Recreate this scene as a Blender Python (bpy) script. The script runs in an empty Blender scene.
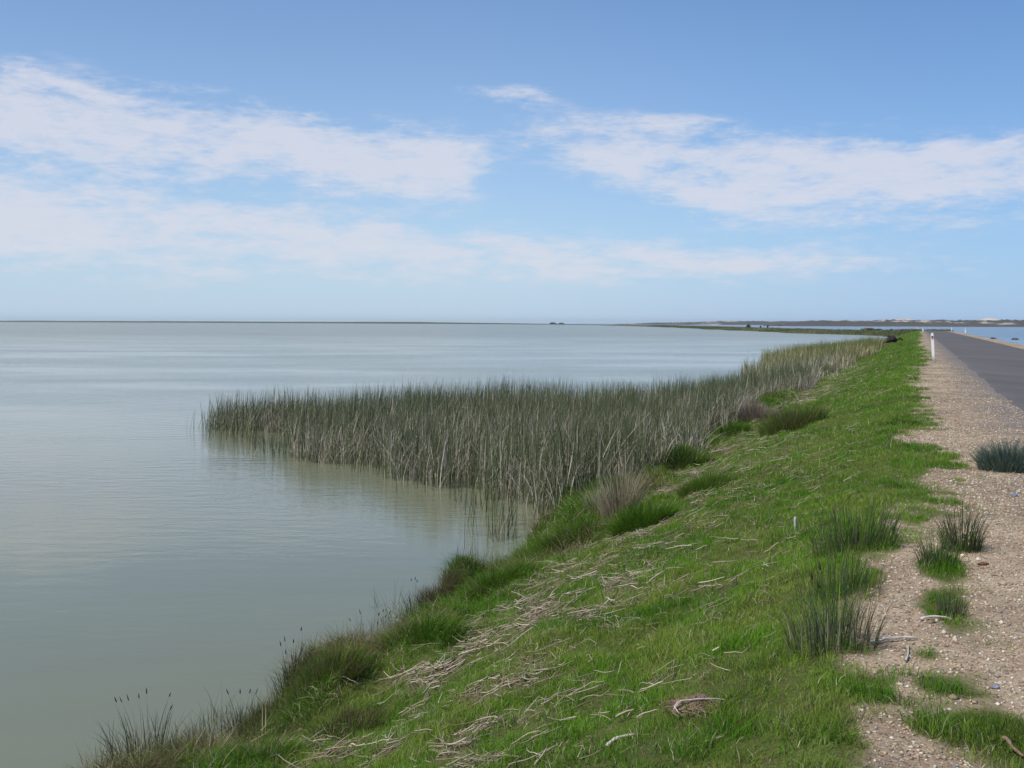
import bpy, math, random
import numpy as np

rng = np.random.default_rng(7)
random.seed(7)
scene = bpy.context.scene
col = scene.collection
R = math.radians

# ------------------------------------------------------------------ camera numbers
CAM_Z = 3.2
F = 1000.0
PITCH = math.atan(61.0 / F)
ROLL = R(0.20)
c_, s_ = math.cos(PITCH), math.sin(PITCH)
FWD = np.array([0, c_, -s_]); UP0 = np.array([0, s_, c_]); RT0 = np.array([1.0, 0, 0])
RT = RT0 * math.cos(ROLL) + UP0 * math.sin(ROLL)
UP = UP0 * math.cos(ROLL) - RT0 * math.sin(ROLL)

def ray(px, py):
    d = FWD + RT * (px - 512) / F - UP * (py - 384) / F
    return d / np.linalg.norm(d)

# ------------------------------------------------------------------ noise
def _hash(ix, iy, seed):
    n = (ix.astype(np.int64) * 374761393 + iy.astype(np.int64) * 668265263 + seed * 1442695041) & 0xFFFFFFFF
    n = ((n ^ (n >> 13)) * 1274126177) & 0xFFFFFFFF
    n = n ^ (n >> 16)
    return (n & 0xFFFFFF) / float(0xFFFFFF)

def vnoise(x, y, seed=0):
    x = np.asarray(x, float); y = np.asarray(y, float)
    ix = np.floor(x); iy = np.floor(y)
    fx = x - ix; fy = y - iy
    fx = fx * fx * (3 - 2 * fx); fy = fy * fy * (3 - 2 * fy)
    a = _hash(ix, iy, seed); b = _hash(ix + 1, iy, seed)
    c = _hash(ix, iy + 1, seed); d = _hash(ix + 1, iy + 1, seed)
    return (a * (1 - fx) + b * fx) * (1 - fy) + (c * (1 - fx) + d * fx) * fy

def fbm(x, y, seed=0, oct=4):
    v = 0; a = 0.5; t = 0
    for k in range(oct):
        v = v + a * vnoise(x * 2 ** k, y * 2 ** k, seed + 17 * k); t += a; a *= 0.5
    return v / t

def sstep(a, b, x):
    t = np.clip((np.asarray(x, float) - a) / (b - a), 0, 1)
    return t * t * (3 - 2 * t)

# ------------------------------------------------------------------ the causeway's course (s along, u across, right positive)
HEAD = [(-60, 22.05), (250, 22.05), (325, 1.5), (430, 4.5), (900, 3.2), (1500, 1.5), (2300, -12), (3000, -34), (4200, -62), (9000, -84)]
ST = 2.0
sg = np.arange(-60, 9000, ST)
hd = np.radians(np.interp(sg, [a for a, b in HEAD], [b for a, b in HEAD]))
cx = np.concatenate([[0], np.cumsum(np.sin(hd[:-1]) * ST)]); cy = np.concatenate([[0], np.cumsum(np.cos(hd[:-1]) * ST)])
cx -= np.interp(0, sg, cx); cy -= np.interp(0, sg, cy)

def path_xy(s, u):
    x = np.interp(s, sg, cx); y = np.interp(s, sg, cy); h = np.interp(s, sg, hd)
    return x + u * np.cos(h), y - u * np.sin(h)

H0 = hd[0]
def to_su(x, y):          # valid on the straight part
    return x * math.sin(H0) + y * math.cos(H0), x * math.cos(H0) - y * math.sin(H0)

SH_L = -5.6               # left shoreline
def widen(s):
    return 1 + 1.7 * sstep(300, 380, s) + 3.0 * sstep(900, 1700, s) + 12 * sstep(2200, 3200, s)
def hscale(s):
    return 1 - 0.45 * sstep(270, 360, s) + 2.6 * sstep(2200, 3400, s)

SHORE_S = [0, 5, 8, 11, 14, 17, 20, 30]
SHORE_U = [-4.65, -4.8, -4.85, -4.95, -5.2, -5.5, -5.6, -5.6]
def ue(s, u):
    """u measured so that the waterline always falls at SH_L"""
    sh = np.interp(s, SHORE_S, SHORE_U) + (fbm(np.asarray(s, float) * .55, 0 * np.asarray(s, float), 19, 2) - .5) * .5
    return np.where(u < -.3, -.3 + (u + .3) * (SH_L + .3) / (sh + .3), u)
def ground_z(s, u):
    """height of the land at (s, u) before widening"""
    s = np.asarray(s, float); u = ue(s, np.asarray(u, float))
    tl = np.clip((-0.3 - u) / (-0.3 - SH_L), 0, 1.25)
    zl = 1.6 - 1.6 * (0.82 * tl + 0.18 * tl * tl)
    zl = np.where(tl > 1, zl - (tl - 1) * 3.0, zl)
    tr = np.clip((u - 7.9) / 1.9, 0, 1.3)
    z = np.where(u < -0.3, zl, 1.6 - 1.9 * tr)
    z = z + 0.02 * sstep(-0.5, -0.1, u) * sstep(1.6, 1.2, u) * (fbm(s * 1.5, u * 1.5, 3) - 0.5) * 2
    # lumpy turf, hummocks near the water
    lump = fbm(s * 0.7, u * 0.9, 11, 3) - 0.5
    bank = sstep(-0.3, -1.2, u) * sstep(-6.2, -5.4, u)
    near_w = sstep(-3.9, -4.8, u - .6 * sstep(10, 13, s) * sstep(45, 30, s)) * sstep(-6.3, -5.7, u)
    z = z + bank * (0.20 * lump + 0.09 * (fbm(s * 3.1, u * 3.1, 23, 3) - 0.5))
    hum = np.clip(vnoise(s * 1.25, u * 1.25, 31) - 0.35, 0, 1)
    z = z + near_w * hum * 0.62
    return z

def at(px, py):
    """pixel of the photograph -> point of the land under it"""
    d = ray(px, py)
    o = np.array([0, 0, CAM_Z])
    t = 2.0
    while t < 700:
        p = o + d * t
        s, u = to_su(p[0], p[1])
        if p[2] <= max(float(ground_z(s, u)), 0.0):
            return p[0], p[1], max(float(ground_z(s, u)), 0.0)
        t += 0.004 * t
    return p[0], p[1], 0.0

def place(x, y):
    s, u = to_su(x, y)
    return float(ground_z(s, u))

# ------------------------------------------------------------------ gravel / dry masks (what the land is covered with)
UB_S = [0, 4, 6.5, 9, 12, 15, 20, 26, 40, 46, 60, 84, 130, 250]
UB_U = [-.15, -.08, .02, .16, .30, .28, .15, .05, -.1, .35, .1, .3, .2, .2]
PATCH = []   # (s, u, rs, ru, value): + gravel, - grass
def patch(px, py, rs, ru, v):
    x, y, z = at(px, py); s, u = to_su(x, y); PATCH.append((s, u, rs, ru, v))
patch(905, 575, .8, .10, 1.1); patch(885, 615, .35, .2, .7); patch(900, 640, .4, .2, .8)
patch(945, 570, .35, .13, -1.4); patch(940, 610, .25, .13, -1.0); patch(925, 655, .10, .07, -1.3); patch(938, 690, .06, .07, -1.3)
patch(865, 690, .15, .12, -.8); patch(968, 694, .035, .05, -1.3); patch(905, 690, .12, .06, .6); patch(925, 728, .08, .07, -1.5); patch(1010, 740, .35, .26, -1.6)
patch(850, 712, .18, .14, .5); patch(885, 735, .25, .14, .7)
patch(885, 440, .5, .8, .7); patch(905, 385, 1.2, .5, .5); patch(940, 465, .5, .25, -.5)
patch(895, 520, .5, .15, .5)

def gravel_mask(s, u):
    ub = np.interp(s, UB_S, UB_U)
    n = (fbm(s * 0.45, u * 0.9, 41, 4) - 0.5)
    n2 = (fbm(s * 3.3, u * 4.5, 43, 3) - 0.5)
    amp = np.interp(s, [3, 8, 20, 60], [0.75, 0.85, 1.3, 1.6])
    v = (u - ub) / 0.30 + n * amp * 4.0 + n2 * 3.6
    for (ps, pu, rs, ru, w) in PATCH:
        v = v + 2.2 * w * np.exp(-(((s - ps) / rs) ** 2 + ((u - pu) / ru) ** 2))
    g = sstep(-0.9, 1.1, v)
    return g * sstep(-2.0, -1.2, u)

LP = []
def lpatch(px, py, rs, ru, v):
    x, y, z = at(px, py); s, u = to_su(x, y); LP.append((s, u, rs, ru, v))
lpatch(500, 640, .55, .5, 1.0); lpatch(440, 665, .35, .4, .7); lpatch(520, 690, .5, .4, .6); lpatch(410, 735, .4, .4, .9)
lpatch(590, 545, .5, .35, .9); lpatch(700, 470, 1.6, .5, 1.1); lpatch(680, 495, .9, .4, .9); lpatch(570, 600, .8, .4, .8)
lpatch(725, 455, 1.3, .5, .9); lpatch(745, 660, .25, .2, .5); lpatch(640, 590, .6, .5, .4); lpatch(470, 760, .5, .4, .8)
lpatch(610, 500, .4, .3, .8); lpatch(800, 398, 4, .5, .6); lpatch(690, 600, .4, .4, .25)
def litter_mask(s, u):
    v = 0.06 + 0.28 * np.exp(-((u + 3.2) / 0.8) ** 2)
    for (ps, pu, rs, ru, w) in LP:
        v = v + w * np.exp(-(((s - ps) / rs) ** 2 + ((u - pu) / ru) ** 2))
    n = fbm(s * 3.2, u * 4.0, 51, 3)
    return np.clip(v * sstep(0.42, 0.66, n) * 1.15, 0, 1) * sstep(-5.2, -4.4, u) * sstep(-0.5, -1.2, u)

# ------------------------------------------------------------------ object helpers
def tag(o, label=None, cat=None, group=None, kind=None):
    if label: o['label'] = label
    if cat: o['category'] = cat
    if group: o['group'] = group
    if kind: o['kind'] = kind
    return o

def mesh_np(name, V, loops, starts, mat, colors=None, parent=None, smooth=False, loc=None):
    me = bpy.data.meshes.new(name)
    V = np.asarray(V, np.float32)
    me.vertices.add(len(V)); me.vertices.foreach_set('co', V.ravel())
    me.loops.add(len(loops)); me.loops.foreach_set('vertex_index', np.asarray(loops, np.int32))
    me.polygons.add(len(starts)); me.polygons.foreach_set('loop_start', np.asarray(starts, np.int32))
    if smooth: me.polygons.foreach_set('use_smooth', np.ones(len(starts), bool))
    me.update(calc_edges=True)
    if colors is not None:
        a = me.color_attributes.new('Col', 'FLOAT_COLOR', 'POINT')
        c = np.ones((len(V), 4), np.float32); c[:, :3] = colors
        a.data.foreach_set('color', c.ravel())
    me.materials.append(mat)
    o = bpy.data.objects.new(name, me); col.objects.link(o)
    if parent is not None: o.parent = parent
    if loc is not None: o.location = loc
    return o

def grid_mesh(name, X, Y, Z, mat, colors=None, **kw):
    n, m = X.shape
    V = np.stack([X, Y, Z], -1).reshape(-1, 3)
    i, j = np.meshgrid(np.arange(n - 1), np.arange(m - 1), indexing='ij')
    a = (i * m + j).ravel(); q = np.stack([a, a + 1, a + m + 1, a + m], 1)
    # make sure the faces look up
    p = V[q[0]]; nz = np.cross(p[1] - p[0], p[2] - p[1])[2]
    if nz < 0: q = q[:, ::-1]
    return mesh_np(name, V, q.ravel(), np.arange(len(q)) * 4, mat, None if colors is None else colors.reshape(-1, 3), **kw)

def py_mesh(name, V, Fc, mat, parent=None, smooth=False, loc=None, colors=None):
    loops = [i for f in Fc for i in f]; st = []; k = 0
    for f in Fc: st.append(k); k += len(f)
    return mesh_np(name, V, loops, st, mat, colors, parent, smooth, loc)

def empty(name, loc, rz=0):
    o = bpy.data.objects.new(name, None); o.empty_display_size = .1
    o.location = loc; o.rotation_euler = (0, 0, rz); col.objects.link(o); return o

def blades(base, h, w, lean, lean_az, face_az, k=2, wob=None, tipw=0.0):
    """curved tapering blades -> V, loops, starts, verts-per-blade"""
    N = len(h)
    t = np.arange(k + 1) / k
    ld = np.stack([np.cos(lean_az), np.sin(lean_az)], 1)
    fd = np.stack([np.cos(face_az), np.sin(face_az)], 1)
    out = np.zeros((N, 2 * k + 1, 3), np.float32)
    for a in range(k + 1):
        tt = t[a]
        hor = (h * lean * tt ** 1.7)[:, None] * ld
        if wob is not None: hor = hor + (wob * h * math.sin(tt * 2.6))[:, None] * fd[:, ::-1]
        ver = h * tt * (1 - 0.38 * np.clip(lean, 0, 1.9) * tt)
        cxy = base[:, :2] + hor
        z = base[:, 2] + ver
        ww = w * (0.75 + 0.5 * tt) * (1 - tt) ** 0.6 * 0.5
        if a < k:
            out[:, 2 * a, :2] = cxy - fd * ww[:, None]; out[:, 2 * a, 2] = z
            out[:, 2 * a + 1, :2] = cxy + fd * ww[:, None]; out[:, 2 * a + 1, 2] = z
        else:
            out[:, 2 * k, :2] = cxy; out[:, 2 * k, 2] = z
    nv = 2 * k + 1
    pat = []; st = []; c = 0
    for a in range(k - 1):
        pat += [2 * a, 2 * a + 1, 2 * a + 3, 2 * a + 2]; st.append(c); c += 4
    pat += [2 * (k - 1), 2 * (k - 1) + 1, 2 * k]; st.append(c); c += 3
    off = (np.arange(N) * nv)[:, None]
    loops = (np.array(pat)[None] + off).ravel()
    starts = (np.array(st)[None] + (np.arange(N) * c)[:, None]).ravel()
    return out.reshape(-1, 3), loops, starts, nv

def join(parts):
    V = []; L = []; S = []; C = []; nv = 0; nl = 0
    for v, l, s, cc in parts:
        V.append(v); L.append(np.asarray(l) + nv); S.append(np.asarray(s) + nl); C.append(cc)
        nv += len(v); nl += len(l)
    return np.concatenate(V), np.concatenate(L), np.concatenate(S), np.concatenate(C)

def tubes(paths, radii, k=4):
    """paths (N, m, 3), radii (N, m) -> V, loops, starts"""
    N, m, _ = paths.shape
    d = np.gradient(paths, axis=1); d /= np.linalg.norm(d, axis=2, keepdims=True) + 1e-9
    ref = np.where(np.abs(d[..., 2:3]) > .9, np.array([1.0, 0, 0]), np.array([0, 0, 1.0]))
    a = np.cross(d, ref); a /= np.linalg.norm(a, axis=2, keepdims=True) + 1e-9
    b = np.cross(d, a)
    V = np.zeros((N, m, k, 3))
    for j in range(k):
        an = 2 * math.pi * j / k
        V[:, :, j] = paths + radii[..., None] * (a * math.cos(an) + b * math.sin(an))
    F_ = []
    for i in range(m - 1):
        for j in range(k):
            F_.append([i * k + j, i * k + (j + 1) % k, (i + 1) * k + (j + 1) % k, (i + 1) * k + j])
    F_.append(list(range(k))[::-1]) if k == 4 else None
    if k == 4: F_.append([(m - 1) * k + j for j in range(k)])
    F_ = np.array(F_)
    L = (F_.ravel()[None] + (np.arange(N) * m * k)[:, None]).ravel()
    return V.reshape(-1, 3), L, np.arange(len(L) // 4) * 4, m * k

# ------------------------------------------------------------------ materials
def newmat(name):
    m = bpy.data.materials.new(name); m.use_nodes = True
    nt = m.node_tree; nt.nodes.clear()
    return m, nt, nt.nodes, nt.links

def N_(nt, t, **kw):
    n = nt.nodes.new(t)
    for k, v in kw.items():
        if k.startswith('i_'):
            n.inputs[k[2:].replace('_', ' ')].default_value = v
        else: setattr(n, k, v)
    return n

def foliage_mat(name, trans=0.35, rough=0.55, spec=0.25):
    m, nt, nd, ln = newmat(name)
    out = N_(nt, 'ShaderNodeOutputMaterial')
    at_ = N_(nt, 'ShaderNodeAttribute', attribute_name='Col')
    p = N_(nt, 'ShaderNodeBsdfPrincipled'); p.inputs['Roughness'].default_value = rough
    p.inputs['Specular IOR Level'].default_value = spec
    tr = N_(nt, 'ShaderNodeBsdfTranslucent'); mx = N_(nt, 'ShaderNodeMixShader'); mx.inputs[0].default_value = trans
    ln.new(at_.outputs['Color'], p.inputs['Base Color']); ln.new(at_.outputs['Color'], tr.inputs['Color'])
    ln.new(p.outputs[0], mx.inputs[1]); ln.new(tr.outputs[0], mx.inputs[2]); ln.new(mx.outputs[0], out.inputs[0])
    return m

def simple_mat(name, color, rough=0.7, spec=0.3, noise=0.0, nscale=20.0, color2=None, bump=0.0):
    m, nt, nd, ln = newmat(name)
    out = N_(nt, 'ShaderNodeOutputMaterial'); p = N_(nt, 'ShaderNodeBsdfPrincipled')
    p.inputs['Roughness'].default_value = rough; p.inputs['Specular IOR Level'].default_value = spec
    p.inputs['Base Color'].default_value = (*color, 1)
    if color2 is not None:
        tc = N_(nt, 'ShaderNodeTexCoord'); nz = N_(nt, 'ShaderNodeTexNoise'); nz.inputs['Scale'].default_value = nscale; nz.inputs['Detail'].default_value = 6
        rp = N_(nt, 'ShaderNodeValToRGB'); rp.color_ramp.elements[0].position = .35; rp.color_ramp.elements[1].position = .65
        rp.color_ramp.elements[0].color = (*color, 1); rp.color_ramp.elements[1].color = (*color2, 1)
        ln.new(tc.outputs['Object'], nz.inputs['Vector']); ln.new(nz.outputs[0], rp.inputs[0]); ln.new(rp.outputs[0], p.inputs['Base Color'])
        if bump:
            b = N_(nt, 'ShaderNodeBump'); b.inputs['Strength'].default_value = 1; b.inputs['Distance'].default_value = bump
            ln.new(nz.outputs[0], b.inputs['Height']); ln.new(b.outputs[0], p.inputs['Normal'])
    ln.new(p.outputs[0], out.inputs[0])
    return m

M_grass = foliage_mat('grass_blade', .38, .75, .06)
M_reed = foliage_mat('reed_leaf', .25, .7, .1)
M_attr = foliage_mat('dry_stalk', .05, .8, .15)

def ground_material():
    m, nt, nd, ln = newmat('ground_cover')
    out = N_(nt, 'ShaderNodeOutputMaterial'); p = N_(nt, 'ShaderNodeBsdfPrincipled')
    p.inputs['Roughness'].default_value = .95; p.inputs['Specular IOR Level'].default_value = .1
    tc = N_(nt, 'ShaderNodeTexCoord')
    at_ = N_(nt, 'ShaderNodeAttribute', attribute_name='Col'); sp = N_(nt, 'ShaderNodeSeparateColor')
    ln.new(at_.outputs['Color'], sp.inputs[0])
    # turf
    n1 = N_(nt, 'ShaderNodeTexNoise'); n1.inputs['Scale'].default_value = 1.3; n1.inputs['Detail'].default_value = 8
    r1 = N_(nt, 'ShaderNodeValToRGB'); e = r1.color_ramp.elements
    e[0].position = .3; e[0].color = (.05, .09, .016, 1); e[1].position = .7; e[1].color = (.11, .15, .03, 1)
    ln.new(tc.outputs['Object'], n1.inputs['Vector']); ln.new(n1.outputs[0], r1.inputs[0])
    nf = N_(nt, 'ShaderNodeTexNoise'); nf.inputs['Scale'].default_value = 45; nf.inputs['Detail'].default_value = 7; nf.inputs['Roughness'].default_value = .7
    ln.new(tc.outputs['Object'], nf.inputs['Vector'])
    rf = N_(nt, 'ShaderNodeValToRGB'); e = rf.color_ramp.elements
    e[0].position = .42; e[0].color = (0, 0, 0, 1); e[1].position = .60; e[1].color = (1, 1, 1, 1)
    ln.new(nf.outputs[0], rf.inputs[0])
    mth = N_(nt, 'ShaderNodeMixRGB'); mth.inputs[2].default_value = (.085, .065, .03, 1)
    ln.new(rf.outputs[0], mth.inputs[0]); ln.new(r1.outputs[0], mth.inputs[1])
    # gravel: small stones of several tones over sandy soil
    v1 = N_(nt, 'ShaderNodeTexVoronoi'); v1.inputs['Scale'].default_value = 55
    r2 = N_(nt, 'ShaderNodeValToRGB'); e = r2.color_ramp.elements
    e[0].position = 0; e[0].color = (.15, .10, .07, 1); e[1].position = 1; e[1].color = (.58, .47, .36, 1)
    for pos, c in ((.3, (.31, .22, .16, 1)), (.6, (.39, .29, .215, 1)), (.85, (.43, .335, .255, 1))):
        q = e.new(pos); q.color = c
    hsv = N_(nt, 'ShaderNodeSeparateColor'); ln.new(v1.outputs['Color'], hsv.inputs[0]); ln.new(hsv.outputs[0], r2.inputs[0])
    n2 = N_(nt, 'ShaderNodeTexNoise'); n2.inputs['Scale'].default_value = .8; n2.inputs['Detail'].default_value = 10; n2.inputs['Roughness'].default_value = .7
    r3 = N_(nt, 'ShaderNodeValToRGB'); e = r3.color_ramp.elements
    e[0].position = .36; e[0].color = (.16, .11, .07, 1); e[1].position = .62; e[1].color = (.54, .42, .285, 1)
    ln.new(tc.outputs['Object'], v1.inputs['Vector']); ln.new(tc.outputs['Object'], n2.inputs['Vector']); ln.new(n2.outputs[0], r3.inputs[0])
    mg = N_(nt, 'ShaderNodeMixRGB'); mg.inputs[0].default_value = .62
    ln.new(r2.outputs[0], mg.inputs[1]); ln.new(r3.outputs[0], mg.inputs[2])
    m1 = N_(nt, 'ShaderNodeMixRGB'); ln.new(sp.outputs[0], m1.inputs[0]); ln.new(mth.outputs[0], m1.inputs[1]); ln.new(mg.outputs[0], m1.inputs[2])
    # dry litter brown
    r4 = N_(nt, 'ShaderNodeValToRGB'); e = r4.color_ramp.elements
    e[0].position = .35; e[0].color = (.10, .07, .045, 1); e[1].position = .65; e[1].color = (.30, .23, .165, 1)
    n4 = N_(nt, 'ShaderNodeTexNoise'); n4.inputs['Scale'].default_value = 30; n4.inputs['Detail'].default_value = 6
    ln.new(tc.outputs['Object'], n4.inputs['Vector']); ln.new(n4.outputs[0], r4.inputs[0])
    m2 = N_(nt, 'ShaderNodeMixRGB'); ln.new(sp.outputs[1], m2.inputs[0]); ln.new(m1.outputs[0], m2.inputs[1]); ln.new(r4.outputs[0], m2.inputs[2])
    # grey chippings beside the road
    m3 = N_(nt, 'ShaderNodeMixRGB'); m3.inputs[2].default_value = (.17, .155, .15, 1)
    ln.new(sp.outputs[2], m3.inputs[0]); ln.new(m2.outputs[0], m3.inputs[1])
    ln.new(m3.outputs[0], p.inputs['Base Color'])
    b = N_(nt, 'ShaderNodeBump'); b.inputs['Distance'].default_value = .008; b.inputs['Strength'].default_value = .8
    ln.new(v1.outputs['Distance'], b.inputs['Height']); b.invert = True
    ln.new(b.outputs[0], p.inputs['Normal']); ln.new(p.outputs[0], out.inputs[0])
    return m

def asphalt_material():
    m, nt, nd, ln = newmat('asphalt')
    out = N_(nt, 'ShaderNodeOutputMaterial'); p = N_(nt, 'ShaderNodeBsdfPrincipled')
    p.inputs['Roughness'].default_value = .85; p.inputs['Specular IOR Level'].default_value = .25
    tc = N_(nt, 'ShaderNodeTexCoord')
    v1 = N_(nt, 'ShaderNodeTexVoronoi'); v1.inputs['Scale'].default_value = 70
    sc = N_(nt, 'ShaderNodeSeparateColor'); ln.new(v1.outputs['Color'], sc.inputs[0])
    r = N_(nt, 'ShaderNodeValToRGB'); e = r.color_ramp.elements
    e[0].color = (.06, .056, .054, 1); e[1].color = (.17, .155, .145, 1)
    ln.new(tc.outputs['Object'], v1.inputs['Vector']); ln.new(sc.outputs[0], r.inputs[0])
    n = N_(nt, 'ShaderNodeTexNoise'); n.inputs['Scale'].default_value = .35; n.inputs['Detail'].default_value = 6
    mp = N_(nt, 'ShaderNodeMapping'); mp.inputs['Rotation'].default_value = (0, 0, H0); mp.inputs['Scale'].default_value = (3, .25, 1)
    ln.new(tc.outputs['Object'], mp.inputs[0]); ln.new(mp.outputs[0], n.inputs['Vector'])
    r2 = N_(nt, 'ShaderNodeValToRGB'); e = r2.color_ramp.elements
    e[0].position = .3; e[0].color = (.088, .081, .077, 1); e[1].position = .7; e[1].color = (.158, .146, .138, 1)
    ln.new(n.outputs[0], r2.inputs[0])
    mx = N_(nt, 'ShaderNodeMixRGB'); mx.inputs[0].default_value = .6
    ln.new(r.outputs[0], mx.inputs[1]); ln.new(r2.outputs[0], mx.inputs[2]); ln.new(mx.outputs[0], p.inputs['Base Color'])
    b = N_(nt, 'ShaderNodeBump'); b.inputs['Distance'].default_value = .004; ln.new(v1.outputs['Distance'], b.inputs['Height']); ln.new(b.outputs[0], p.inputs['Normal'])
    ln.new(p.outputs[0], out.inputs[0])
    return m

def water_material(name, c1, c2, amp=1.0):
    m, nt, nd, ln = newmat(name)
    out = N_(nt, 'ShaderNodeOutputMaterial'); p = N_(nt, 'ShaderNodeBsdfPrincipled')
    p.inputs['IOR'].default_value = 1.333; p.inputs['Roughness'].default_value = .06
    tc = N_(nt, 'ShaderNodeTexCoord')
    def mapped(sx, sy, rot=0.0):
        mp = N_(nt, 'ShaderNodeMapping'); mp.inputs['Scale'].default_value = (sx, sy, 1); mp.inputs['Rotation'].default_value = (0, 0, rot)
        ln.new(tc.outputs['Object'], mp.inputs[0]); return mp
    def noise(mp, det, rough=.55):
        n = N_(nt, 'ShaderNodeTexNoise'); n.inputs['Scale'].default_value = 1; n.inputs['Detail'].default_value = det; n.inputs['Roughness'].default_value = rough
        ln.new(mp.outputs[0], n.inputs['Vector']); return n
    # silt in the water: slow drifts of tone
    nc = noise(mapped(.035, .09, .2), 5)
    r = N_(nt, 'ShaderNodeValToRGB'); e = r.color_ramp.elements
    e[0].position = .35; e[0].color = (*c1, 1); e[1].position = .65; e[1].color = (*c2, 1)
    ln.new(nc.outputs[0], r.inputs[0]); ln.new(r.outputs[0], p.inputs['Base Color'])
    # wind streaks and calm lanes
    nw = noise(mapped(.035, .085, -.12), 7, .62)
    rw = N_(nt, 'ShaderNodeMapRange'); rw.inputs['From Min'].default_value = .40; rw.inputs['From Max'].default_value = .62
    rw.inputs['To Min'].default_value = .16; rw.inputs['To Max'].default_value = 1.0
    ln.new(nw.outputs[0], rw.inputs[0])
    # sheltered water near the bank is calmer
    sx = N_(nt, 'ShaderNodeSeparateXYZ'); ln.new(tc.outputs['Object'], sx.inputs[0])
    sh = N_(nt, 'ShaderNodeMapRange'); sh.inputs['From Min'].default_value = 12; sh.inputs['From Max'].default_value = 60
    sh.inputs['To Min'].default_value = .08; sh.inputs['To Max'].default_value = 1.0
    ln.new(sx.outputs[1], sh.inputs[0])
    mu = N_(nt, 'ShaderNodeMath', operation='MULTIPLY'); ln.new(rw.outputs[0], mu.inputs[0]); ln.new(sh.outputs[0], mu.inputs[1])
    ro = N_(nt, 'ShaderNodeMapRange'); ro.inputs['From Min'].default_value = 25; ro.inputs['From Max'].default_value = 260
    ro.inputs['To Min'].default_value = .05; ro.inputs['To Max'].default_value = .22
    ln.new(sx.outputs[1], ro.inputs[0]); ln.new(ro.outputs[0], p.inputs['Roughness'])
    n1 = noise(mapped(1.3, 3.6, .08), 3, .5); n2 = noise(mapped(5.5, 11, -.25), 3, .6)
    ad = N_(nt, 'ShaderNodeMath', operation='MULTIPLY_ADD'); ad.inputs[1].default_value = .35
    ln.new(n2.outputs[0], ad.inputs[0]); ln.new(n1.outputs[0], ad.inputs[2])
    b = N_(nt, 'ShaderNodeBump'); b.inputs['Distance'].default_value = .085 * amp
    ln.new(ad.outputs[0], b.inputs['Height']); ln.new(mu.outputs[0], b.inputs['Strength'])
    ln.new(b.outputs[0], p.inputs['Normal']); ln.new(p.outputs[0], out.inputs[0])
    return m

M_ground = ground_material()
M_road = asphalt_material()
M_waterL = water_material('silty_water', (.166, .176, .108), (.215, .220, .138))
M_waterR = water_material('blue_water', (.09, .15, .21), (.12, .18, .24))

# ------------------------------------------------------------------ land
ucols = np.unique(np.round(np.concatenate([[-9, -8, -7.2, -6.8], np.arange(-6.4, 1.9, .05), [2.4, 3, 4, 5, 6, 6.6], np.arange(7, 10.4, .2), [11, 12]]), 3))
srows = [-40, -20, -10, -5, -2, 0, 1]
s = 1.8
while s < 330: srows.append(s); s += max(.05, s * .011)
while s < 8500: srows.append(s); s += 12
srows = np.array(srows)
S, U = np.meshgrid(srows, ucols, indexing='ij')
Z = ground_z(S, U)
W = widen(S)
UW = np.where(U < -0.3, -0.3 + (U + 0.3) * W, np.where(U > 7, 7 + (U - 7) * (1 + (W - 1) * 2.2), U))
farn = (fbm(S * .004, UW * .02, 77, 4) - .35) * 3.2 * sstep(2000, 3200, S) * sstep(-.2, .8, Z)
Z = Z * np.where(Z > 0, hscale(S), 1) + farn
edge = sstep(420, 330, S)
wig = (fbm(S * .03, U * .02, 90, 3) - .5) * 14 * sstep(320, 420, S)
X, Y = path_xy(S, UW + wig * np.where(U < 0, 1, .6))
G = gravel_mask(S, U)
G = np.where(U > 6.2, sstep(9.3, 8.3, U + (fbm(S * .5, U * 2, 5) - .5) * .8), G)
L_ = litter_mask(S, U) * .75
B_ = sstep(.6, 1.75, U + (fbm(S * 2, U * 2, 6) - .5) * .8) * sstep(6.5, 6.2, U) * .85
darkr = sstep(8.5, 9.1, U)          # wet dark stones on the far side's slope
G = G * (1 - sstep(330, 420, S) * np.where((U > 1) & (U < 7.5), .1, .7))
Cg = np.stack([G, L_, np.maximum(B_, darkr)], -1)
land = grid_mesh('ground', X, Y, Z, M_ground, Cg, smooth=True)
tag(land, kind='structure')

# road
rs = [-30.0]
while rs[-1] < 3500: rs.append(rs[-1] + max(.12, abs(rs[-1]) * .02))
rs = np.array(rs)
ru = np.array([-.06, 0, .15, 1.1, 2.3, 3.5, 4.45, 4.55, 4.6])
ROAD_L = 1.85
S2, U2 = np.meshgrid(rs, ru, indexing='ij')
rag = (fbm(S2 * 2.5, U2 * 0, 61, 3) - .5) * .28
U3 = ROAD_L + U2 + rag * (U2 < .1) + (fbm(S2 * 2.1, U2 * 0, 62, 3) - .5) * .2 * (U2 > 4.4)
X2, Y2 = path_xy(S2, U3)
Zr = 1.6 * hscale(S2) + np.array([-.05, .012, .03, .05, .065, .05, .03, .012, -.05])[None]
road = grid_mesh('road', X2, Y2, Zr, M_road, smooth=True); tag(road, kind='structure')

# water: one sheet each side of the causeway
def water_sheet(name, mat, side):
    ss = np.concatenate([np.arange(-60, 400, 10), np.arange(400, 8900, 50)])
    px_, py_ = path_xy(ss, np.full(len(ss), 3.0))
    px_ = np.concatenate([[px_[0]], px_, [px_[-1]]]); py_ = np.concatenate([[-200], py_, [7800]])
    ex = -7800.0 if side < 0 else 7800.0
    n = len(px_); V = []; Fc = []
    for a, b in zip(px_, py_): V += [(a, b, 0.0), (ex, b, 0.0)]
    for i in range(n - 1):
        q = (2 * i, 2 * i + 1, 2 * i + 3, 2 * i + 2)
        Fc.append(q if side > 0 else q[::-1])
    o = py_mesh(name, V, Fc, mat); tag(o, kind='structure'); return o
water_sheet('water', M_waterL, -1); water_sheet('water', M_waterR, 1)

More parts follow.
